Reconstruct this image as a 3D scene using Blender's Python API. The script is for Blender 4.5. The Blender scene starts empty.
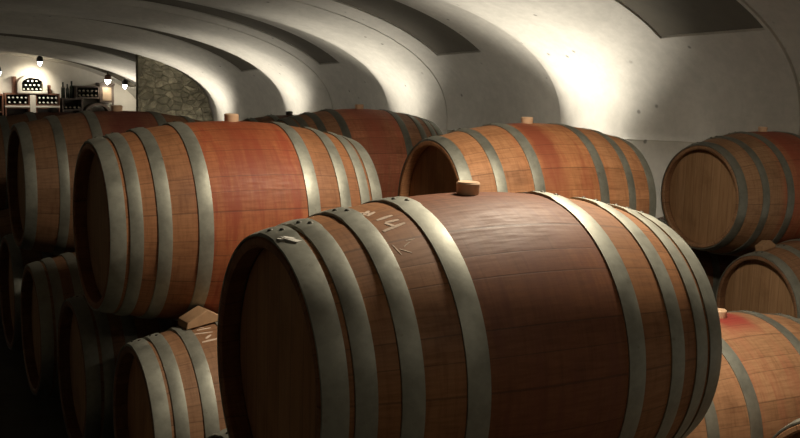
import bpy, bmesh, math, random
from math import sin, cos, pi, radians, sqrt, atan2
from mathutils import Matrix, Vector
random.seed(7)
SC = bpy.context.scene
COL = SC.collection

# ------------------------------------------------------------------ helpers
def link(o, parent=None):
    COL.objects.link(o)
    if parent: o.parent = parent
    return o

def obj_from_mesh(name, me, m=None, parent=None):
    o = bpy.data.objects.new(name, me)
    link(o, parent)
    if m is not None:
        if len(me.materials) == 0: me.materials.append(m)
        elif me.materials[0] is not m:
            o.material_slots[0].link = 'OBJECT'
            o.material_slots[0].material = m
    return o

def bm_mesh(name, bm, sharp=40):
    me = bpy.data.meshes.new(name)
    bm.normal_update()
    bm.to_mesh(me); bm.free()
    for p in me.polygons: p.use_smooth = True
    me.set_sharp_from_angle(angle=radians(sharp))
    return me

def thing(name, label, cat, loc=(0, 0, 0), rotz=0., group=None):
    o = bpy.data.objects.new(name, None)
    o.empty_display_size = .1
    link(o); o.location = loc; o.rotation_euler = (0, 0, rotz)
    tag(o, label, cat, group)
    return o

def tag(o, label, cat, group=None):
    o['label'] = label; o['category'] = cat
    if group: o['group'] = group
    return o

def struct(o):
    o['kind'] = 'structure'; return o

def add_box(bm, x0, x1, y0, y1, z0, z1, bev=0.):
    vs = [bm.verts.new((x, y, z)) for x in (x0, x1) for y in (y0, y1) for z in (z0, z1)]
    F = [(0, 1, 3, 2), (4, 6, 7, 5), (0, 4, 5, 1), (2, 3, 7, 6), (0, 2, 6, 4), (1, 5, 7, 3)]
    fs = [bm.faces.new([vs[i] for i in f]) for f in F]
    if bev:
        es = list({e for f in fs for e in f.edges})
        bmesh.ops.bevel(bm, geom=es, offset=bev, segments=2, affect='EDGES', profile=.6)

def add_prism(bm, poly, y0, y1):
    """poly in (x, z), extruded along y"""
    a = [bm.verts.new((x, y0, z)) for x, z in poly]
    b = [bm.verts.new((x, y1, z)) for x, z in poly]
    n = len(poly)
    bm.faces.new(a); bm.faces.new(b[::-1])
    for i in range(n):
        bm.faces.new((a[i], b[i], b[(i+1) % n], a[(i+1) % n]))
    bmesh.ops.recalc_face_normals(bm, faces=bm.faces)

def add_lathe(bm, prof, N=48, axis='X', cap=True):
    """prof: list of (s, r) along the axis; r==0 closes with a pole"""
    rings = []
    for s, r in prof:
        if r < 1e-6:
            v = {'X': (s, 0, 0), 'Z': (0, 0, s), 'Y': (0, s, 0)}[axis]
            rings.append([bm.verts.new(v)])
        else:
            ring = []
            for k in range(N):
                t = 2*pi*k/N
                a, b = r*sin(t), r*cos(t)
                v = {'X': (s, a, b), 'Z': (a, b, s), 'Y': (a, s, b)}[axis]
                ring.append(bm.verts.new(v))
            rings.append(ring)
    for i in range(len(rings)-1):
        A, B = rings[i], rings[i+1]
        for k in range(N):
            k2 = (k+1) % N
            if len(A) == 1 and len(B) == 1: continue
            if len(A) == 1: bm.faces.new((A[0], B[k], B[k2]))
            elif len(B) == 1: bm.faces.new((A[k], B[0], A[k2]))
            else: bm.faces.new((A[k], B[k], B[k2], A[k2]))
    bmesh.ops.recalc_face_normals(bm, faces=bm.faces)

# ------------------------------------------------------------------ node helper
class NT:
    def __init__(self, name):
        self.m = bpy.data.materials.new(name); self.m.use_nodes = True
        self.t = self.m.node_tree; self.t.nodes.clear()
        self.out = self.t.nodes.new('ShaderNodeOutputMaterial')
        self.b = self.t.nodes.new('ShaderNodeBsdfPrincipled')
        self.t.links.new(self.b.outputs[0], self.out.inputs[0])
    def put(self, sock, v):
        if hasattr(v, 'is_output'): self.t.links.new(v, sock)
        else: sock.default_value = v
    def math(self, op, a, b=0., c=0.):
        n = self.t.nodes.new('ShaderNodeMath'); n.operation = op
        self.put(n.inputs[0], a); self.put(n.inputs[1], b); self.put(n.inputs[2], c)
        return n.outputs[0]
    def obj(self):
        n = self.t.nodes.new('ShaderNodeTexCoord'); return n.outputs['Object']
    def sep(self, v):
        n = self.t.nodes.new('ShaderNodeSeparateXYZ'); self.put(n.inputs[0], v); return n.outputs
    def comb(self, x, y, z):
        n = self.t.nodes.new('ShaderNodeCombineXYZ')
        for i, v in enumerate((x, y, z)): self.put(n.inputs[i], v)
        return n.outputs[0]
    def noise(self, v, scale, detail=3., rough=.55):
        n = self.t.nodes.new('ShaderNodeTexNoise')
        if v is not None: self.put(n.inputs['Vector'], v)
        n.inputs['Scale'].default_value = scale; n.inputs['Detail'].default_value = detail
        n.inputs['Roughness'].default_value = rough
        return n.outputs['Fac']
    def white(self, v):
        n = self.t.nodes.new('ShaderNodeTexWhiteNoise'); n.noise_dimensions = '1D'
        self.put(n.inputs['W'], v); return n.outputs['Value']
    def voro(self, v, scale, feature='F1'):
        n = self.t.nodes.new('ShaderNodeTexVoronoi'); n.feature = feature
        self.put(n.inputs['Vector'], v); n.inputs['Scale'].default_value = scale
        return n
    def ramp(self, f, a, b, lo=0., hi=1.):
        n = self.t.nodes.new('ShaderNodeMapRange'); n.interpolation_type = 'SMOOTHSTEP'
        self.put(n.inputs[0], f); n.inputs[1].default_value = a; n.inputs[2].default_value = b
        n.inputs[3].default_value = lo; n.inputs[4].default_value = hi
        return n.outputs[0]
    def mix(self, f, a, b, mode='MIX'):
        n = self.t.nodes.new('ShaderNodeMix'); n.data_type = 'RGBA'; n.blend_type = mode
        self.put(n.inputs[0], f)
        for i, v in ((6, a), (7, b)):
            self.put(n.inputs[i], v if hasattr(v, 'is_output') else (*v, 1.))
        return n.outputs[2]
    def bump(self, h, strength=.3, dist=.01):
        n = self.t.nodes.new('ShaderNodeBump'); n.inputs['Strength'].default_value = strength
        n.inputs['Distance'].default_value = dist
        self.put(n.inputs['Height'], h); self.t.links.new(n.outputs[0], self.b.inputs['Normal'])
    def done(self, col, rough=.6, metal=0., spec=.5):
        self.put(self.b.inputs['Base Color'], col if hasattr(col, 'is_output') else (*col, 1.))
        self.put(self.b.inputs['Roughness'], rough)
        self.put(self.b.inputs['Metallic'], metal)
        self.b.inputs['Specular IOR Level'].default_value = spec
        return self.m

def plain(name, col, rough=.6, metal=0., var=.12, scale=30.):
    n = NT(name); f = n.noise(n.obj(), scale)
    d = tuple(c*(1-var*2) for c in col); l = tuple(min(1, c*(1+var)) for c in col)
    return n.done(n.mix(f, d, l), rough, metal)

def emis(name, col, s):
    n = NT(name)
    n.b.inputs['Emission Color'].default_value = (*col, 1); n.b.inputs['Emission Strength'].default_value = s
    return n.done(col, .4)

def stave_mat(name, end, mid, stain, stain_amt=1., spill=(0., .09, 1.), seed=0., run=(.5, 1.9), dark=.0, N=30):
    """oak staves: end colour, colour of the belly, wine stain"""
    n = NT(name); o = n.obj(); x, y, z = n.sep(o)
    th = n.math('ARCTAN2', n.math('MULTIPLY', y, -1.), z)
    q = n.math('MULTIPLY_ADD', th, N/(2*pi), .37+seed)
    # uneven stave widths
    q = n.math('ADD', q, n.math('MULTIPLY', n.math('SINE', n.math('MULTIPLY', q, 2.4)), .22))
    idx = n.math('FLOOR', q); fr = n.math('FRACT', q)
    rnd = n.white(n.math('ADD', idx, seed*13.7+3.))
    edge = n.math('MINIMUM', fr, n.math('SUBTRACT', 1., fr))
    seam = n.ramp(edge, .008, .032, 1., 0.)
    gv = n.comb(n.math('MULTIPLY', x, 2.2), n.math('MULTIPLY', th, 7.), n.math('ADD', n.math('MULTIPLY', rnd, 9.), seed))
    grain = n.noise(gv, 6., 5., .65)
    blot = n.noise(o, 5., 4., .6)
    # vertical drips running round the belly
    dv = n.comb(n.math('MULTIPLY', x, 17.), n.math('MULTIPLY', th, .8), seed)
    drip = n.noise(dv, 1.6, 4., .65)
    ax = n.math('ABSOLUTE', x)
    belly = n.ramp(ax, .14, .24, 1., 0.)
    col = n.mix(belly, end, mid)
    sv = n.comb(n.math('MULTIPLY', x, 60.), n.math('MULTIPLY', th, 1.6), n.math('MULTIPLY', rnd, 3.))
    saw = n.noise(sv, 1.3, 4., .7)
    col = n.mix(n.ramp(saw, .42, .75, 0., .55), col, n.mix(1., col, (.55, .46, .42), 'MULTIPLY'))
    big = n.noise(o, 3.2, 5., .65)
    col = n.mix(n.ramp(big, .45, .7, 0., .5), col, n.mix(1., col, (.55, .45, .42), 'MULTIPLY'))
    col = n.mix(n.math('MULTIPLY', rnd, .55), col, n.mix(1., col, (.58, .55, .52), 'MULTIPLY'))
    col = n.mix(n.ramp(grain, .35, .72, 0., .5), col, n.mix(1., col, (.5, .46, .42), 'MULTIPLY'))
    st = n.math('MULTIPLY', n.math('MULTIPLY', belly, n.ramp(drip, .42, .66, .0, 1.)), stain_amt)
    col = n.mix(st, col, stain)
    # spill of wine round the bung
    sx, sw, sa = spill
    d = n.math('ABSOLUTE', n.math('SUBTRACT', x, sx))
    d = n.math('ADD', d, n.math('MULTIPLY', n.math('SUBTRACT', blot, .5), .12))
    sp = n.math('MULTIPLY', n.ramp(d, sw*.35, sw, 1., 0.), n.ramp(n.math('ABSOLUTE', th), run[0], run[1], sa, 0.))
    col = n.mix(sp, col, tuple(c*.8 for c in stain))
    col = n.mix(n.ramp(blot, .55, .8, 0., .45+dark), col, n.mix(1., col, (.42, .38, .35), 'MULTIPLY'))
    col = n.mix(n.math('MULTIPLY', seam, .4), col, (.02, .012, .008))
    n.bump(n.math('ADD', n.math('MULTIPLY', seam, -.6), n.math('MULTIPLY', grain, .3)), .09, .003)
    return n.done(col, n.ramp(grain, .2, .9, .5, .72), 0., .35)

def head_mat(name, a, b, seed=0., K=9.):
    """flat barrel head of upright boards"""
    n = NT(name); o = n.obj(); x, y, z = n.sep(o)
    q = n.math('MULTIPLY_ADD', y, K/.56, seed+.4)
    idx = n.math('FLOOR', q); fr = n.math('FRACT', q)
    rnd = n.white(n.math('ADD', idx, seed*5.1+2.))
    edge = n.math('MINIMUM', fr, n.math('SUBTRACT', 1., fr))
    seam = n.ramp(edge, .01, .035, 1., 0.)
    g = n.noise(n.comb(n.math('MULTIPLY', y, 40.), n.math('MULTIPLY', z, 3.), n.math('MULTIPLY', rnd, 7.)), 1.6, 5., .6)
    blot = n.noise(o, 6., 4.)
    col = n.mix(rnd, a, b)
    col = n.mix(n.ramp(g, .35, .75, 0., .55), col, n.mix(1., col, (.5, .45, .4), 'MULTIPLY'))
    col = n.mix(n.ramp(blot, .55, .8, 0., .5), col, n.mix(1., col, (.5, .45, .4), 'MULTIPLY'))
    col = n.mix(n.math('MULTIPLY', seam, .35), col, (.02, .012, .008))
    n.bump(n.math('ADD', n.math('MULTIPLY', seam, -.6), n.math('MULTIPLY', g, .3)), .2, .003)
    return n.done(col, .62, 0., .35)

def hoop_mat(name, col, rough=.53, metal=.68):
    n = NT(name); o = n.obj()
    a = n.noise(o, 9., 5., .65); b = n.noise(o, 60., 3.)
    f = n.math('MULTIPLY_ADD', b, .35, n.math('MULTIPLY', a, .75))
    c = n.mix(n.ramp(f, .3, .8), tuple(v*.75 for v in col), tuple(v*1.15 for v in col))
    rust = n.ramp(n.noise(o, 22., 4., .7), .62, .78, 0., .5)
    c = n.mix(rust, c, (.13, .085, .05))
    n.bump(b, .12, .002)
    return n.done(c, n.ramp(a, .2, .8, rough-.1, rough+.14), metal, .5)

def concrete(name, col, dark=.75, pits=True):
    n = NT(name); o = n.obj()
    a = n.noise(o, 1.1, 5., .6); b = n.noise(o, 14., 5., .7); c = n.noise(o, 3.7, 6., .7)
    f = n.math('MULTIPLY_ADD', b, .3, n.math('MULTIPLY_ADD', a, .35, n.math('MULTIPLY', c, .35)))
    k = n.mix(n.ramp(f, .33, .68), tuple(v*dark for v in col), col)
    h = n.math('MULTIPLY', b, .5)
    if pits:
        v = n.voro(o, 6.); d = v.outputs['Distance']
        keep = n.ramp(n.sep(v.outputs['Color'])[0], .5, .56)
        p = n.math('MULTIPLY', n.ramp(d, .05, .13, 1., 0.), keep)
        k = n.mix(n.math('MULTIPLY', p, .75), k, tuple(v_*.25 for v_ in col))
        h = n.math('SUBTRACT', h, p)
    n.bump(h, .3, .006)
    return n.done(k, .82, 0., .2)

def stone_mat(name):
    n = NT(name); o = n.obj()
    x, y, z = n.sep(o)
    w = n.comb(n.math('ADD', x, n.math('MULTIPLY', n.noise(o, 3.), .12)), y, n.math('MULTIPLY', n.math('ADD', z, n.math('MULTIPLY', n.noise(o, 2.3), .16)), 1.5))
    v = n.voro(w, 6.5); e = n.voro(w, 6.5, 'DISTANCE_TO_EDGE')
    r = n.sep(v.outputs['Color'])
    col = n.mix(r[0], (.20, .18, .125), (.40, .36, .255))
    col = n.mix(n.ramp(n.noise(o, 9., 5., .7), .3, .65, 0., .8), col, (.12, .108, .075))
    m = n.ramp(e.outputs['Distance'], .02, .07, 1., 0.)
    col = n.mix(n.math('MULTIPLY', m, .3), col, (.12, .11, .08))
    n.bump(n.math('SUBTRACT', n.math('MULTIPLY', n.noise(o, 12.), .5), m), .8, .04)
    return n.done(col, .9, 0., .2)

# ------------------------------------------------------------------ materials
M_conc = concrete('vault_concrete', (.57, .54, .475))
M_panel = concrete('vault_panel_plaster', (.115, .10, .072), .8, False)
M_white = concrete('white_plaster', (.66, .62, .54), .85, False)
M_floor = concrete('floor_concrete', (.12, .11, .09), .6, False)
M_stone = stone_mat('rubble_stone')
M_hoop = hoop_mat('galvanised_hoop', (.34, .345, .295))
M_hoop_d = hoop_mat('dull_hoop', (.28, .285, .245), .54, .7)
M_rivet = plain('rivet_steel', (.09, .085, .07), .5, .6)
M_bung = plain('bung_silicone', (.74, .50, .32), .55, 0., .1)
M_bung_d = plain('bung_dark', (.03, .025, .02), .6)
M_chalk = plain('chalk', (.66, .52, .41), .95, 0., .25, 200.)
M_paint = plain('white_paint_smear', (.74, .72, .66), .8, 0., .15, 120.)
M_chock = plain('raw_oak_wedge', (.38, .23, .125), .7, 0., .2, 40.)
M_black = plain('black_metal', (.02, .02, .02), .45, .3)
M_redwood = plain('red_brown_wood', (.16, .065, .035), .55, 0., .2, 18.)
M_darkwood = plain('dark_wood', (.055, .035, .022), .55, 0., .2, 18.)
M_tanwood = plain('tan_board', (.30, .22, .14), .6, 0., .15, 18.)
M_bottle = plain('dark_bottle_glass', (.02, .025, .018), .15)
M_cap = plain('pale_capsule', (.85, .82, .74), .45, 0., .05)
M_capd = plain('dull_capsule', (.20, .16, .11), .5, 0., .05)
M_bulb = emis('lamp_bulb', (1., .93, .8), 30.)
M_lens = emis('uplight_lens', (1., .93, .8), 2.)

# ------------------------------------------------------------------ barrel meshes
RB, RC, LEN = .354, .283, .965
H = LEN/2
def R(s): return RB-(RB-RC)*(s/H)**2
TH = .027
def stave_mesh():
    bm = bmesh.new()
    prof = [(-H+.046, R(H-.046)-TH-.004), (-H+.004, RC-.003-TH+.004), (-H, RC-.003-TH+.009), (-H, RC-.009), (-H+.006, RC-.003)]
    K = 28
    for i in range(1, K):
        s = -H+.006+(LEN-.012)*i/K
        prof.append((s, R(s)-.003))
    prof += [(H-.006, RC-.003), (H, RC-.009), (H, RC-.003-TH+.009), (H-.004, RC-.003-TH+.004), (H-.046, R(H-.046)-TH-.004)]
    add_lathe(bm, prof, 120)
    return bm_mesh('staves', bm, 38)
def head_mesh(sg):
    bm = bmesh.new(); s0, s1 = H-.044, H-.060
    r = R(H-.05)-TH-.0025
    add_lathe(bm, [(sg*s1, 0), (sg*s1, r-.02), (sg*(s1+.004), r), (sg*(s0-.006), r), (sg*s0, r-.014), (sg*s0, 0)], 96)
    return bm_mesh('head', bm, 30)
def hoop_mesh(s0, s1, seam_deg):
    bm = bmesh.new(); N = 120; t = .0030
    sm = (s0+s1)/2
    pr = []
    for k in range(5):
        s = s0+(s1-s0)*k/4
        pr.append(s)
    rings = []
    for k in range(N):
        th = 2*pi*k/N
        # riveted overlap: the band is twice as thick there
        dd = abs(((math.degrees(th)-seam_deg+180) % 360)-180)
        ex = .0026 if dd < 8 else 0.
        loop = []
        for s in pr: loop.append((s, R(s)+t*.35+ex+(.0009 if s in (pr[1], pr[2], pr[3]) else -.0006)))
        for s in pr[::-1]: loop.append((s, R(s)-.0045))
        rings.append([bm.verts.new((s, -r*sin(th), r*cos(th))) for s, r in loop])
    n = len(rings[0])
    for k in range(N):
        A, B = rings[k], rings[(k+1) % N]
        for j in range(n):
            bm.faces.new((A[j], B[j], B[(j+1) % n], A[(j+1) % n]))
    bmesh.ops.recalc_face_normals(bm, faces=bm.faces)
    return bm_mesh('hoop', bm, 40)
def rivet_mesh(s, deg):
    bm = bmesh.new()
    add_lathe(bm, [(-.002, .006), (.001, .006), (.003, .0045), (.004, 0)], 12, 'Z')
    th = radians(deg); r = R(s)+.0035
    M = Matrix.Translation((s, -r*sin(th), r*cos(th))) @ Matrix.Rotation(th, 4, 'X')
    bmesh.ops.transform(bm, matrix=M, verts=bm.verts)
    return bm_mesh('rivet', bm, 60)
def bung_mesh(r=.026, h=.024, off=-.015):
    bm = bmesh.new()
    add_lathe(bm, [(RB-.03, .017), (RB-.004, r*.95), (RB+h-.004, r), (RB+h, r-.003), (RB+h-.001, r*.55), (RB+h-.001, 0)], 28, 'Z')
    bmesh.ops.translate(bm, vec=(off, 0, -.001), verts=bm.verts)
    return bm_mesh('bung', bm, 35)

STAVES = stave_mesh(); HEADS = {-1: head_mesh(-1), 1: head_mesh(1)}
BUNG = bung_mesh(); BUNG_R = bung_mesh(off=.012)
H4 = [(.434, .4815), (.383, .423), (.296, .339), (.166, .213)]
H3 = [(.434, .4815), (.300, .342), (.135, .182)]
_hc, _rc = {}, {}
def hoops_for(kind, seam):
    key = (kind, seam)
    if key not in _hc:
        L = []
        for sg in (-1, 1):
            for i, (a, b) in enumerate(H4 if kind == 4 else H3):
                s0, s1 = (a, b) if sg > 0 else (-b, -a)
                sd = seam + (i % 2)*2.5 - 1.5
                rv = [rivet_mesh((s0*.68+s1*.32), sd-3.4), rivet_mesh((s0*.34+s1*.66), sd+1.2)]
                L.append((hoop_mesh(s0, s1, sd), rv))
        _hc[key] = L
    return _hc[key]

def ribbons(name, strokes, w, m, parent, lift=.0014):
    bm = bmesh.new()
    for (sa, ta), (sb, tb) in strokes:
        pts = []
        for k in range(9):
            u = k/8; s = sa+(sb-sa)*u; t = radians(ta+(tb-ta)*u); r = R(s)-.003
            pts.append(Vector((s, -r*sin(t), r*cos(t))))
        d = (pts[-1]-pts[0]).normalized()
        prev = None
        for i, p in enumerate(pts):
            nrm = Vector((0, p.y, p.z)).normalized(); sd = d.cross(nrm).normalized()
            ww = w*(.55+.45*sin(pi*(i+.6)/9))*.5
            q = [bm.verts.new(p+sd*ww+nrm*lift), bm.verts.new(p-sd*ww+nrm*lift), bm.verts.new(p-sd*ww-nrm*.003), bm.verts.new(p+sd*ww-nrm*.003)]
            if prev:
                for j in range(4): bm.faces.new((prev[j], q[j], q[(j+1) % 4], prev[(j+1) % 4]))
            else: bm.faces.new(q)
            prev = q
        bm.faces.new(prev[::-1])
    bmesh.ops.recalc_face_normals(bm, faces=bm.faces)
    return obj_from_mesh(name, bm_mesh(name, bm), m, parent)

def barrel(label, group, loc, yaw, kind, sm, hm, hoop=M_hoop, bung=M_bung, seam=-2., bl=None):
    t = thing('wine_barrel', label, 'barrel', loc, yaw, group)
    obj_from_mesh('staves', STAVES, sm, t)
    for sg in (-1, 1): obj_from_mesh('barrel_head', HEADS[sg], hm, t)
    for me, rv in hoops_for(kind, seam):
        h = obj_from_mesh('hoop', me, hoop, t)
        for r in rv: obj_from_mesh('rivet', r, M_rivet, h)
    b = obj_from_mesh('bung', BUNG_R if sm in (W_red, W_far) else BUNG, bung, t)
    if bl: b['label'] = bl
    return t

# ------------------------------------------------------------------ barrels
STAIN = (.20, .035, .028)
W_dark = stave_mat('staves_dark_brown', (.36, .17, .072), (.24, .092, .038), (.15, .048, .026), .6, (0., .10, .3), 1.3)
W_red = stave_mat('staves_wine_red', (.38, .175, .08), (.44, .145, .058), (.27, .055, .024), .9, (0., .13, .5), 2.1)
W_oran = stave_mat('staves_orange_oak', (.60, .30, .145), (.58, .26, .115), (.34, .085, .045), .45, (-.075, .075, .9), 3.7)
W_tan = stave_mat('staves_tan_oak', (.44, .255, .14), (.50, .20, .10), (.40, .09, .05), .7, (0., .12, .7), 4.2)
W_far = stave_mat('staves_far_red_lit', (.52, .28, .16), (.72, .29, .16), (.55, .15, .09), .6, (0., .1, .7), 5.9)  # wood colour lightened in place of light missing on this far barrel
W_pale = stave_mat('staves_pale_oak', (.42, .23, .12), (.44, .245, .13), (.36, .06, .045), .2, (0., .10, 1.), 6.4, (.12, .5))
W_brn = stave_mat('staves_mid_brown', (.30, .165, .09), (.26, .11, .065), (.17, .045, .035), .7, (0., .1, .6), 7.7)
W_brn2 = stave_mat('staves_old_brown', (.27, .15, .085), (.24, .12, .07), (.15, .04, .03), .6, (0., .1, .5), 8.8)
Hd_dark = head_mat('head_brown_boards', (.44, .225, .105), (.52, .28, .135), 1.2)
Hd_tan = head_mat('head_tan_boards', (.30, .18, .095), (.38, .235, .125), 2.6)
Hd_mid = head_mat('head_mid_boards', (.40, .235, .12), (.50, .305, .165), 3.3)

G_TOP, G_LOW = 'wine barrels in the upper tier', 'wine barrels in the lower tier'
A = barrel('large dark brown wine barrel in the foreground with chalk writing by its left hoops', G_TOP, (1.205, 1.917, .926), .0112, 4, W_dark, Hd_dark, seam=3.)
B = barrel('wine-red upper barrel behind the left end of the foreground barrel, with wide pale hoops', G_TOP, (1.204, 3.555, .982), .0115, 4, W_red, Hd_mid, seam=-8.)
C = barrel('bright orange oak barrel behind the top of the foreground barrel, red stripe by bung', G_TOP, (2.609, 3.722, .964), -.014, 3, W_oran, Hd_dark, seam=-12.)
D = barrel('tan barrel at the right edge against the wall, its round head turned to the viewer', G_TOP, (4.567, 4.24, .884), .045, 3, W_tan, Hd_mid, M_hoop_d, seam=-12.)
E_ = barrel('upper barrel at the far left edge, partly behind the wine-red barrel', G_TOP, (1.181, 5.077, .938), .0033, 3, W_brn, Hd_mid, M_hoop, seam=-10.)
F = barrel('lightened red barrel whose top shows between the wine-red barrel and the bright orange barrel', G_TOP, (2.704, 5.629, .929), 0., 4, W_far, Hd_mid, M_hoop_d, seam=-10.)
E2 = barrel('dim upper barrel furthest back on the left, below the bottle racks', G_TOP, (1.18, 6.78, .84), 0., 3, W_brn2, Hd_mid, M_hoop_d, M_bung_d)
F2 = barrel('dark topped barrel just showing above the wine-red barrel, in front of the left pale rib', G_TOP, (2.96, 7.30, .80), 0., 3, W_brn2, Hd_mid, M_hoop_d, M_bung_d)
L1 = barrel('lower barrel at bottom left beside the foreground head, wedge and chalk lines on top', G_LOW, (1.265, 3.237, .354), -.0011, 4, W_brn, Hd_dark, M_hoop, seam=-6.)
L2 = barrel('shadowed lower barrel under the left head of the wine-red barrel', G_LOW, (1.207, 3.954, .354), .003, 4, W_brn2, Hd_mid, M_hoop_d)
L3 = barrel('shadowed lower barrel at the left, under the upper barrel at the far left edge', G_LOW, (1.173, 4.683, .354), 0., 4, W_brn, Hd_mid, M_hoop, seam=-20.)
Gb = barrel('lower barrel at the right edge below the tan barrel, showing its plain brown head', G_LOW, (4.585, 3.765, .354), -.03, 3, W_brn, Hd_mid, M_hoop)
Hb = barrel('pale oak lower barrel right of the foreground barrel, red spill round its bung', G_LOW, (2.707, 2.638, .354), 0., 3, W_pale, Hd_mid, M_hoop_d)
H0 = barrel('lower barrel in the bottom right corner, only its dark rim showing', G_LOW, (2.79, 1.80, .354), 0., 3, W_pale, Hd_dark, M_hoop_d)
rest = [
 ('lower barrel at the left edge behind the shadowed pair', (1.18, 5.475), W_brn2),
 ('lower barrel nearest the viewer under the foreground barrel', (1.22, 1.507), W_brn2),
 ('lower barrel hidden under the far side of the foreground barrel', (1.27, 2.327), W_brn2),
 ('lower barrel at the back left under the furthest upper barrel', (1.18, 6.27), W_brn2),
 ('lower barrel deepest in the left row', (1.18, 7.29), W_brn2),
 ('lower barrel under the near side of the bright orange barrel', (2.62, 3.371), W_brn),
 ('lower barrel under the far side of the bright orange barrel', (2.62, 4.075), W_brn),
 ('lower barrel under the near side of the lightened red barrel', (2.70, 5.223), W_brn),
 ('lower barrel under the far side of the lightened red barrel', (2.70, 6.035), W_brn),
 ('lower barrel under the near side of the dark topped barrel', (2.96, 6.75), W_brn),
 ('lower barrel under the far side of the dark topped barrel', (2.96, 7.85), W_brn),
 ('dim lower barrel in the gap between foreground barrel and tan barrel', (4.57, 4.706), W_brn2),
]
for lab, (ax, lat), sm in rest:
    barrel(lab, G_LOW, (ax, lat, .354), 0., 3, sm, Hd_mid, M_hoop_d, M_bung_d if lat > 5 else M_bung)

w = ribbons('chalk_writing', [((-.289, 8.2), (-.269, 5.3)), ((-.286, 9.7), (-.263, 7.5)), ((-.290, 5.), (-.272, 8.5)), ((-.279, 14.8), (-.241, 13.5)),
     ((-.286, 22.6), (-.232, 20.1)), ((-.27, 17.8), (-.255, 21.3)), ((-.268, 17.6), (-.238, 17.4))], .0082, M_chalk, A, .0005)
w['label'] = 'white chalk writing'
ribbons('chalk_scrawl', [((-.286, 30.4), (-.279, 35.6)), ((-.257, 29.7), (-.237, 29.6)), ((-.277, 32.9), (-.258, 35.5)), ((-.267, 32.3), (-.25, 30.6))], .0028, M_chalk, A, .0003)
w = ribbons('paint_smear', [((-.462, 8.), (-.444, 16.5)), ((-.456, 8.8), (-.448, 13.5)), ((-.470, 8.5), (-.458, 11.2))], .022, M_paint, A, .0056)
w['label'] = 'white paint smear on the end hoop'
ribbons('chalk_writing', [((-.296, 9.1), (-.240, 11.7)), ((-.287, 19.4), (-.230, 19.4)), ((-.281, -1.9), (-.255, 4.1)), ((-.271, 16.9), (-.25, 14.2)), ((-.28, 5.), (-.235, 6.))], .008, M_chalk, L1, .0005)

def chock(label, loc, rz, tilt, slope, poly, dy):
    bm = bmesh.new(); add_prism(bm, poly, -dy, dy)
    bmesh.ops.bevel(bm, geom=list(bm.edges), offset=.002, segments=1, affect='EDGES')
    o = obj_from_mesh('wooden_wedge', bm_mesh('wooden_wedge', bm, 30), M_chock)
    o.location = loc; o.rotation_euler = (tilt, slope, rz)
    return tag(o, label, 'wedge', 'oak wedges between the barrels')
chock('small oak wedge on the chalk-marked lower barrel at bottom left', (1.012, 3.262, .692), .1, 0., -.15,
      [(-.064, 0), (.060, 0), (.064, .012), (.016, .046), (-.056, .022)], .04)
chock('small pale wedge on the lower barrel under the tan barrel at the right', (4.21, 3.835, .655), 0., -.2, -.2,
      [(-.045, 0), (.045, 0), (.045, .012), (.012, .046), (-.042, .03)], .03)

# ------------------------------------------------------------------ vault
CX, AW, ZS, ZC, PW = 1.0, 5.25, 1.05, 2.30, 2.4
T0, T1 = -3.4, 21.0
SLOPE = -.045
def dz(t):
    u = min(1., max(0., (t-13)/7.)); return SLOPE*(t-7.1)-.17*u*u*(3-2*u)
CR = [-2.3, .8, 3.95, 7.1, 10.2, 13.25, 16.15, 19.2, 22.3]
PN = [(-4.6, -3.6), (-1.4, -.6), (1.7, 2.6), (4.74, 5.67), (8.0, 8.76), (11.0, 11.55), (13.65, 14.3), (16.9, 17.6), (20.1, 20.8)]
GROOVE = [1.5, 4.70, 9.0, 11.76]
D_RIB, D_PAN = .13, .012
def sst(a, b, x):
    u = min(1., max(0., (x-a)/(b-a))); return u*u*(3-2*u)
def rib_off(t):
    for k, c in enumerate(CR):
        p1 = PN[k][1]; prev = CR[k-1] if k else c-3.1
        if prev < t <= c:
            g = sst(p1-.12, p1+.62, t)
            u = (t-(c-.22))/.22
            if u > 0: g -= .28*u*u
            return D_RIB*(1-g)
    return D_RIB
def g_deep(t): return abs(t-4.70) < .02
def groove(t):
    return (.016 if g_deep(t) else .006) if any(abs(t-g) < .011 for g in GROOVE) else 0.
def in_panel(t): return any(a < t < b for a, b in PN)
ts = set()
t = T0
while t < T1:
    ts.add(round(t, 4)); t += .055 if t < 12 else .075
ts.add(T1)
for c in CR:
    for d in (-.2, -.15, -.1, -.06, -.03, -.012, 0, .004): ts.add(round(c+d, 4))
for a, b in PN:
    for v in (a, b): ts.update((round(v-.004, 4), round(v+.004, 4)))
for g in GROOVE: ts.update((g-.013, g-.009, g+.009, g+.013))
ts = sorted(x for x in ts if T0 <= x <= T1)
phs = []                                   # height parameter: (kind, value, right?) right wall foot -> crown -> left foot
SILL = .485
half = [('w', v) for v in (0., .25, .5, .75, .94, .95, .96, 1.)]
NPH = 44
vals = sorted(set([(i/NPH)**1.25 for i in range(1, NPH+1)]))
half_arch = []
for v in vals: half_arch.append(v*pi/2)
ph_sill = math.asin(SILL**(PW/2))
half_arch += [ph_sill-.004, ph_sill+.004]
half_arch = sorted(half_arch)
PROF = [('w', v[1], 1) for v in half]+[('a', p, 1) for p in half_arch]+[('a', p, -1) for p in half_arch[::-1][1:]]+[('w', v[1], -1) for v in half[::-1]]
def floor_z(t): return 0. if t < 9 else -.05*(t-9)
def vpoint(t, pr):
    k, v, sd = pr
    off = rib_off(t)+groove(t)
    if k == 'w':
        zt = ZS+dz(t); zb = floor_z(t)-.02
        o2 = off+(.007 if v == .95 else 0.)
        return (CX+sd*(AW-CX+o2), t, zb+(zt-zb)*v)
    if v > ph_sill and in_panel(t): off += D_PAN
    x = cos(v)**(2/PW) if v < pi/2-1e-6 else 0.; z = sin(v)**(2/PW)
    fade = 1.
    return (CX+sd*(AW-CX+off)*x, t, ZS+dz(t)+(ZC-ZS+off*fade)*z)
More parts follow.
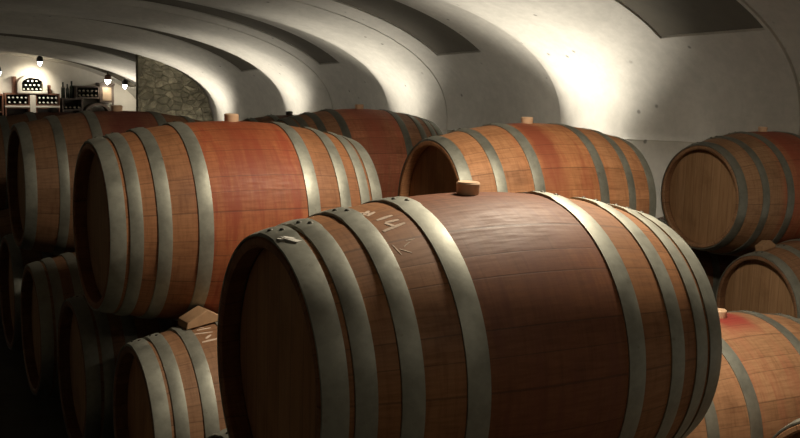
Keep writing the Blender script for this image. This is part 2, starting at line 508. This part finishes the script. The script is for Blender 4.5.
def vault_mesh():
    me = bpy.data.meshes.new('ceiling')
    V = [vpoint(t, p) for t in ts for p in PROF]
    n = len(PROF); Fc = []; mi = []
    iR = [i for i, p in enumerate(PROF) if p[0] == 'a' and p[1] > ph_sill]
    a0, a1 = min(iR), max(iR)
    for i in range(len(ts)-1):
        tm = (ts[i]+ts[i+1])/2
        for j in range(n-1):
            Fc.append((i*n+j, i*n+j+1, (i+1)*n+j+1, (i+1)*n+j))
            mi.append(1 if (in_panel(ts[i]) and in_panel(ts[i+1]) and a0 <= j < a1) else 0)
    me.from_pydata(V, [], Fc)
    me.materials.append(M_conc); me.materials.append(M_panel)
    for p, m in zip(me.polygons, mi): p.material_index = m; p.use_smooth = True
    me.update(); me.set_sharp_from_angle(angle=radians(32))
    return me
# split the shell at the springing line so that walls and ceiling are objects of their own
def shell(name, sel):
    full = [i for i, p in enumerate(PROF) if sel(p)]
    me = bpy.data.meshes.new(name); n = len(full)
    V = [vpoint(t, PROF[j]) for t in ts for j in full]; Fc = []; mi = []
    for i in range(len(ts)-1):
        for j in range(n-1):
            Fc.append((i*n+j, i*n+j+1, (i+1)*n+j+1, (i+1)*n+j))
            P0, P1 = PROF[full[j]], PROF[full[j+1]]
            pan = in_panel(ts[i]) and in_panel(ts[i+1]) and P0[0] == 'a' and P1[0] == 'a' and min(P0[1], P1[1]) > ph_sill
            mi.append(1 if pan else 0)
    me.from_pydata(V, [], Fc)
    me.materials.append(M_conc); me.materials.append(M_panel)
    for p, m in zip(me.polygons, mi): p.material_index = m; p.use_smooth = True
    me.update(); me.set_sharp_from_angle(angle=radians(32))
    return struct(obj_from_mesh(name, me))
shell('wall_right', lambda p: p[0] == 'w' and p[2] == 1)
shell('wall_left', lambda p: p[0] == 'w' and p[2] == -1)
shell('ceiling', lambda p: p[0] == 'a' or (p[0] == 'w' and p[1] == 1.))

def wall_box(name, x0, x1, y0, y1, z0, z1, m):
    bm = bmesh.new(); add_box(bm, x0, x1, y0, y1, z0, z1)
    return struct(obj_from_mesh(name, bm_mesh(name, bm), m))
wall_box('wall_back', -3.8, 5.8, 21.0, 21.2, -.7, 2.2, M_white)
wall_box('wall_front', -3.8, 5.8, -3.6, -3.4, -.1, 3.4, M_white)
def stone_partition():
    bm = bmesh.new()
    poly = [(4.14, -.55)]
    t = 16.65
    top = []
    for k in range(15):
        x = 4.14+(5.36-4.14)*k/14
        xx = min(1., (x-CX)/(AW-CX+.1)); z = (1-xx**PW)**(1/PW) if xx < 1 else 0.
        top.append((x, ZS+dz(t)+(ZC-ZS+.05)*z+.04))
    poly += [(5.36, -.55)]+top[::-1]
    add_prism(bm, poly, 16.58, 16.72)
    return struct(obj_from_mesh('wall_partition', bm_mesh('wall_partition', bm, 30), M_stone))
stone_partition()
bm = bmesh.new()
rows = [(-3.6, 0), (9, 0), (21.2, -.05*12.2)]
vv = [[bm.verts.new((x, y, z)) for x in (-3.8, 5.8)] for y, z in rows]
vb = [[bm.verts.new((x, y, z-.15)) for x in (-3.8, 5.8)] for y, z in rows]
for i in range(2):
    bm.faces.new((vv[i][0], vv[i][1], vv[i+1][1], vv[i+1][0])); bm.faces.new((vb[i][0], vb[i+1][0], vb[i+1][1], vb[i][1]))
struct(obj_from_mesh('floor', bm_mesh('floor', bm), M_floor))

# ------------------------------------------------------------------ lamps
def spot(name, loc, target, energy, size, blend=.9, rad=.05, col=(1., .92, .78)):
    l = bpy.data.lights.new(name, 'SPOT'); l.energy = energy; l.spot_size = radians(size); l.spot_blend = blend
    l.shadow_soft_size = rad; l.color = col
    o = bpy.data.objects.new(name, l); link(o); o.location = loc
    d = Vector(target)-Vector(loc); o.rotation_euler = d.to_track_quat('-Z', 'Y').to_euler()
    return o
def uplight(label, x, y, zf):
    t = thing('uplight', label, 'floor lamp', (x, y, zf), 0., 'uplights along the cellar walls')
    bm = bmesh.new(); add_lathe(bm, [(0, 0), (0, .075), (.012, .078), (.016, .03), (.016, 0)], 24, 'Z'); obj_from_mesh('base', bm_mesh('base', bm), M_black, t)
    bm = bmesh.new(); add_lathe(bm, [(.014, 0), (.014, .055), (.03, .06), (.19, .066), (.2, .062), (.17, .056), (.165, 0)], 24, 'Z'); obj_from_mesh('housing', bm_mesh('housing', bm), M_black, t)
    bm = bmesh.new(); add_lathe(bm, [(.168, 0), (.168, .053), (.174, .05), (.178, 0)], 24, 'Z'); obj_from_mesh('lens', bm_mesh('lens', bm), M_lens, t)
POW = [8, 40, 18, 250, 160, 165, 170, 220]
NUM = ['nearest', 'second', 'third', 'fourth', 'fifth', 'sixth', 'seventh', 'eighth']
for k, c in enumerate(CR[:8]):
    for sd, side in ((1, 'right'), (-1, 'left')):
        y = c-.52 if k != 2 else c-1.05; x = CX+sd*(4.88-CX); zf = floor_z(y)
        uplight('black floor uplight at the foot of the %s rib of the %s wall' % (NUM[k], side), x, y, zf)
        spot('uplight_beam', (x, y, zf+.24), (x-sd*.12, y+.0, zf+2.2), (POW[k] if k != 1 else 15)*1. if sd > 0 else (POW[k] if k == 1 else POW[k]*(.12 if k < 6 else .6)), 82, 1., .06, (1., .935, .82))
        if sd > 0:
            l = bpy.data.lights.new('uplight_glow', 'POINT'); l.energy = POW[k]*.075; l.shadow_soft_size = .06; l.color = (1., .935, .82)
            o = bpy.data.objects.new('uplight_glow', l); link(o); o.location = (x-.1, y, zf+.3)

# round lamp on the crown of the vault, above the barrels
def crown_lamp(label, x, y, z, power):
    t = thing('ceiling_lamp', label, 'lamp', (x, y, z), 0., 'round ceiling lamps on the crown')
    bm = bmesh.new(); add_lathe(bm, [(.05, 0), (.05, .17), (.0, .19), (-.035, .19), (-.04, .18), (-.035, .165), (-.01, .165), (-.01, 0)], 40, 'Z'); obj_from_mesh('housing', bm_mesh('housing', bm), M_black, t)
    bm = bmesh.new(); add_lathe(bm, [(-.012, 0), (-.012, .16), (-.03, .16), (-.042, .12), (-.048, 0)], 40, 'Z'); obj_from_mesh('diffuser', bm_mesh('diffuser', bm), M_lens, t)
    l = bpy.data.lights.new('ceiling_lamp_light', 'AREA'); l.shape = 'DISK'; l.size = .34; l.energy = power; l.color = (1., .86, .66)
    o = bpy.data.objects.new('ceiling_lamp_light', l); link(o); o.location = (x, y, z-.06)
crown_lamp('round ceiling lamp above the gap between the foreground and wine-red barrels', 1.95, 2.25, 2.40, 49)
crown_lamp('round ceiling fill lamp added nearer the viewer, over the front of the foreground barrel', 1.5, -.35, 2.52, 6)  # weak fill added out of view to light the bung fronts

# ceiling spots by the end wall
def ceiling_spot(label, x, y, z, aim, energy, col=M_black, rb=.045):
    t = thing('ceiling_spotlight', label, 'spotlight', (x, y, z), 0., 'spotlights by the end wall')
    bm = bmesh.new(); add_lathe(bm, [(0, 0), (0, .05), (.02, .05), (.02, .012), (.45, .012), (.45, 0)], 16, 'Z'); obj_from_mesh('bracket', bm_mesh('bracket', bm), M_black, t)
    bm = bmesh.new(); add_lathe(bm, [(.03, 0), (.03, .03), (.0, .055), (-.07, .062), (-.075, .055), (-.03, .04), (-.03, 0)], 20, 'Z'); obj_from_mesh('lamp_head', bm_mesh('lamp_head', bm), col, t)
    bm = bmesh.new(); add_lathe(bm, [(-.03, 0), (-.04, rb*.7), (-.07-rb*.1, rb), (-.10-rb*.6, rb*.6), (-.11-rb, 0)], 20, 'Z'); obj_from_mesh('bulb', bm_mesh('bulb', bm), M_bulb, t)
    spot('spotlight_beam', (x, y, z-.13-rb), aim, energy, 110, .9, .04, (1., .9, .72))
ceiling_spot('small black ceiling spotlight above the arched bottle niche', 3.30, 20.5, 1.47, (3.19, 21, .8), 45)
ceiling_spot('ceiling spotlight with a bright bulb and reddish head at the end wall', 4.54, 20.5, 1.16, (4.5, 21, .5), 7, M_redwood, .058)
ceiling_spot('small ceiling spotlight next to the stone wall', 4.84, 20.4, 1.07, (4.9, 21, .5), 10)
ceiling_spot('ceiling spotlight at the left edge of the end wall', 2.56, 20.5, 1.27, (2.5, 21, .6), 14, M_black, .06)

# ------------------------------------------------------------------ end wall: racks and bottles
YE = 21.0
def bottle_mesh():
    bm = bmesh.new()
    add_lathe(bm, [(0, 0), (0, .034), (.006, .037), (.185, .037), (.205, .030), (.225, .0155), (.232, .0145)], 18, 'Z')
    return bm_mesh('bottle_glass', bm, 50)
def cap_mesh():
    bm = bmesh.new(); add_lathe(bm, [(.228, .0152), (.236, .0158), (.292, .0165), (.300, .0155), (.300, 0)], 14, 'Z')
    return bm_mesh('capsule', bm, 50)
BOT, CAP = bottle_mesh(), cap_mesh()
def bottle(label, group, x, y, z, rot, cap, sc=1.):
    t = thing('wine_bottle', label, 'bottle', (x, y, z), 0., group)
    t.rotation_euler = rot; t.scale = (sc, sc, sc)
    obj_from_mesh('bottle_glass', BOT, M_bottle, t); obj_from_mesh('capsule', CAP, cap, t)
LY = (radians(90), 0, 0)           # neck towards the viewer (-y)

def rack(label, x0, x1, z0, z1, m, depth=.30, shelves=(), back=True):
    t = thing('bottle_rack', label, 'rack', ((x0+x1)/2, YE-depth/2-.012, z0), 0., 'bottle racks on the end wall')
    hw = (x1-x0)/2; h = z1-z0; d = depth/2; b = .022
    bm = bmesh.new()
    add_box(bm, -hw, -hw+b, -d, d, 0, h); add_box(bm, hw-b, hw, -d, d, 0, h)
    add_box(bm, -hw+b, hw-b, -d, d, 0, b); add_box(bm, -hw+b, hw-b, -d, d, h-b, h)
    obj_from_mesh('frame', bm_mesh('frame', bm), m, t)
    if back:
        bm = bmesh.new(); add_box(bm, -hw+b, hw-b, d-.012, d, b, h-b); obj_from_mesh('back_panel', bm_mesh('back_panel', bm), M_darkwood, t)
    for s in shelves:
        bm = bmesh.new(); add_box(bm, -hw+b, hw-b, -d, d-.012, s-.008, s+.008); obj_from_mesh('shelf', bm_mesh('shelf', bm), m, t)
    return t
def fill(what, x0, x1, z, n, cap, jit=.004, y=YE-.33):
    for k in range(n):
        x = x0+(x1-x0)*(k+.5)/n
        lab = what
        bottle(lab, 'bottles: '+what, x, YE-.03, z+.037, LY, cap)

# white plaster display: post, ledge and arched niche
t = thing('plaster_post', 'white plaster post between the red-brown bottle racks on the end wall', 'post', (3.19, YE-.17, -.6))
bm = bmesh.new(); add_box(bm, -.05, .05, -.155, .155, 0, 1.373); obj_from_mesh('post', bm_mesh('post', bm), M_white, t)
t = thing('arched_niche', 'white arched bottle niche above the plaster post on the end wall', 'niche', (3.19, YE-.17, -.573))
bm = bmesh.new(); add_box(bm, -.27, .27, -.165, .16, 1.375, 1.415, .004); obj_from_mesh('ledge', bm_mesh('ledge', bm), M_white, t)
bm = bmesh.new()
ri, ro, NN = .19, .265, 24
def arc_pts(r, hz): return [(r*cos(pi*k/NN), hz+r*.62*sin(pi*k/NN)) for k in range(NN+1)]
inn, out = arc_pts(ri, 1.55), arc_pts(ro, 1.55)
inn = [(ri, 1.415)]+inn+[(-ri, 1.415)]; out = [(ro, 1.415)]+out+[(-ro, 1.415)]
for (a, b), (c, d) in zip(zip(inn, inn[1:]), zip(out, out[1:])):
    v = [bm.verts.new((p[0], y, p[1])) for p in (a, b, d, c) for y in (-.16, .16)]
    for f in ((0, 2, 4, 6), (7, 5, 3, 1), (0, 1, 3, 2), (4, 5, 7, 6)): bm.faces.new([v[i] for i in f])
bmesh.ops.remove_doubles(bm, verts=bm.verts, dist=1e-5); bmesh.ops.recalc_face_normals(bm, faces=bm.faces)
obj_from_mesh('arch_surround', bm_mesh('arch_surround', bm), M_white, t)
bm = bmesh.new(); add_prism(bm, [(ri, 1.415)]+arc_pts(ri+.01, 1.55)+[(-ri, 1.415)], .14, .158); obj_from_mesh('niche_back', bm_mesh('niche_back', bm), M_darkwood, t)
for n_, z in ((5, .818), (4, .893), (3, .968)):
    for k in range(n_):
        x = 3.19+(k-(n_-1)/2)*.0755
        bottle('pale capped bottle lying in the lit arched niche', 'bottles in the arched niche', x, YE-.035, z+.064, LY, M_cap, .95)
# brown boards beside the niche
for x, h, lab in ((2.885, .31, 'upright brown board left of the arched niche'), (3.50, .16, 'short brown board right of the arched niche')):
    bm = bmesh.new(); add_box(bm, -.028, .028, -.12, .12, 0, h, .003)
    o = obj_from_mesh('wooden_board', bm_mesh('wooden_board', bm), M_redwood); o.location = (x, YE-.14, .801); tag(o, lab, 'board')
rk = [('red-brown bottle rack left of the white post, upper one', 2.70, 3.135, .575, .80, 5, 4),
      ('red-brown bottle rack right of the white post, upper one', 3.245, 3.68, .575, .80, 5, 5)]
for lab, x0, x1, z0, z1, n1, n2 in rk:
    rack(lab, x0, x1, z0, z1, M_redwood)
    side = 'left' if 'left' in lab else 'right'
    fill('pale capped bottle in the upper rack %s of the white post' % side, x0+.03, x1-.03, z0+.0225, n2, M_cap)
    fill('pale capped bottle in the upper rack %s of the white post' % side, x0+.03, x1-.03, z0+.112, n1, M_cap)
    rack('red-brown bottle rack %s of the white post, lower one' % side, x0, x1, -.6, z0-.035, M_redwood, .30, (.62, .92))
    fill('pale capped bottle in the lower rack %s of the white post' % side, x0+.12, x1-.17, .328, 2, M_cap)
    bm = bmesh.new(); add_box(bm, x0, x1, YE-.32, YE-.012, z0-.0345, z0-.0005, .003)
    o = obj_from_mesh('shelf_board', bm_mesh('shelf_board', bm), M_white); tag(o, 'white shelf board between the racks %s of the post' % side, 'shelf')
rack('dark bottle rack at the far left of the end wall', 2.40, 2.67, -.6, .78, M_redwood, .30, (.55, .80, 1.05))
fill('bottle in the rack at the far left of the end wall', 2.44, 2.64, .46, 2, M_capd)
# darker half
rack('low dark rack under the standing bottles on the end wall', 3.72, 4.10, -.6, .72, M_darkwood, .32, (.9, 1.1))
fill('dull capped bottle in the low dark rack', 3.75, 4.07, .51, 4, M_capd); fill('dull capped bottle in the low dark rack', 3.75, 4.07, .308, 4, M_capd)
for k in range(3):
    bottle('dark bottle standing on the low dark rack', 'standing bottles on the end wall', 3.77+k*.08, YE-.15, .72, (0, 0, 0), M_bottle, (1., .88, 1.08, .92)[k])
rack('dark lattice bottle rack in the middle of the end wall', 3.985, 4.42, .7205, .955, M_darkwood, .30)
fill('dull capped bottle in the dark lattice rack', 4.01, 4.395, .743, 5, M_capd); fill('dull capped bottle in the dark lattice rack', 4.01, 4.395, .83, 5, M_capd)
# cabinet
t = thing('wall_cabinet', 'small dark framed cabinet with pale door below the bright spotlight', 'cabinet', (4.56, YE-.17, .645), 0.)
bm = bmesh.new(); add_box(bm, -.135, .135, -.15, .15, 0, .33, .004); obj_from_mesh('body', bm_mesh('body', bm), M_darkwood, t)
bm = bmesh.new(); add_box(bm, -.15, .15, -.16, .155, .33, .375, .006); obj_from_mesh('cornice', bm_mesh('cornice', bm), M_darkwood, t)
bm = bmesh.new(); add_box(bm, -.085, .085, -.162, -.15, .04, .29, .003); obj_from_mesh('door', bm_mesh('door', bm), M_tanwood, t)
# arched rack
t = thing('bottle_rack', 'arched dark bottle rack below the small cabinet', 'rack', (4.40, YE-.18, -.6), 0., 'bottle racks on the end wall')
bm = bmesh.new()
inn = [(.19*cos(pi*k/NN), 1.03+.16*sin(pi*k/NN)) for k in range(NN+1)]; out = [(.25*cos(pi*k/NN), 1.03+.2*sin(pi*k/NN)) for k in range(NN+1)]
inn = [(.19, 0)]+inn+[(-.19, 0)]; out = [(.25, 0)]+out+[(-.25, 0)]
for (a, b), (c, d) in zip(zip(inn, inn[1:]), zip(out, out[1:])):
    v = [bm.verts.new((p[0], y, p[1])) for p in (a, b, d, c) for y in (-.15, .15)]
    for f in ((0, 2, 4, 6), (7, 5, 3, 1), (0, 1, 3, 2), (4, 5, 7, 6)): bm.faces.new([v[i] for i in f])
bmesh.ops.remove_doubles(bm, verts=bm.verts, dist=1e-5); bmesh.ops.recalc_face_normals(bm, faces=bm.faces)
obj_from_mesh('arch_frame', bm_mesh('arch_frame', bm), M_darkwood, t)
bm = bmesh.new(); add_box(bm, -.19, .19, -.14, .14, .985, 1.0); obj_from_mesh('shelf', bm_mesh('shelf', bm), M_darkwood, t)
fill('pale capped bottle in the arched dark rack', 4.24, 4.56, .40, 4, M_cap)
for x, lab in ((4.72, 'slim dark post right of the arched rack'), (4.81, 'slim dark post furthest right on the end wall')):
    bm = bmesh.new(); add_box(bm, -.016, .016, -.016, .016, 0, 1.25 if x < 4.75 else 1.18, .003)
    o = obj_from_mesh('wooden_post', bm_mesh('wooden_post', bm), M_darkwood); o.location = (x, YE-.1, -.6); tag(o, lab, 'post')

# ------------------------------------------------------------------ world, camera
wd = bpy.data.worlds.new('World'); SC.world = wd; wd.use_nodes = True
wd.node_tree.nodes['Background'].inputs[0].default_value = (0, 0, 0, 1)
cd = bpy.data.cameras.new('Camera'); cd.sensor_width = 36.; cd.lens = 36.*1048.7/800.; cd.clip_start = .05
co = bpy.data.objects.new('Camera', cd); link(co)
co.matrix_world = Matrix.Translation((0, 0, 1.55)) @ Matrix.Rotation(radians(-28.147), 4, 'Z') @ Matrix.Rotation(radians(90-8.41), 4, 'X') @ Matrix.Rotation(radians(1.681), 4, 'Z')
SC.camera = co
vs = SC.view_settings
vs.view_transform = 'Standard'; vs.look = 'None'; vs.gamma = 1.; vs.exposure = 0.; vs.use_curve_mapping = False
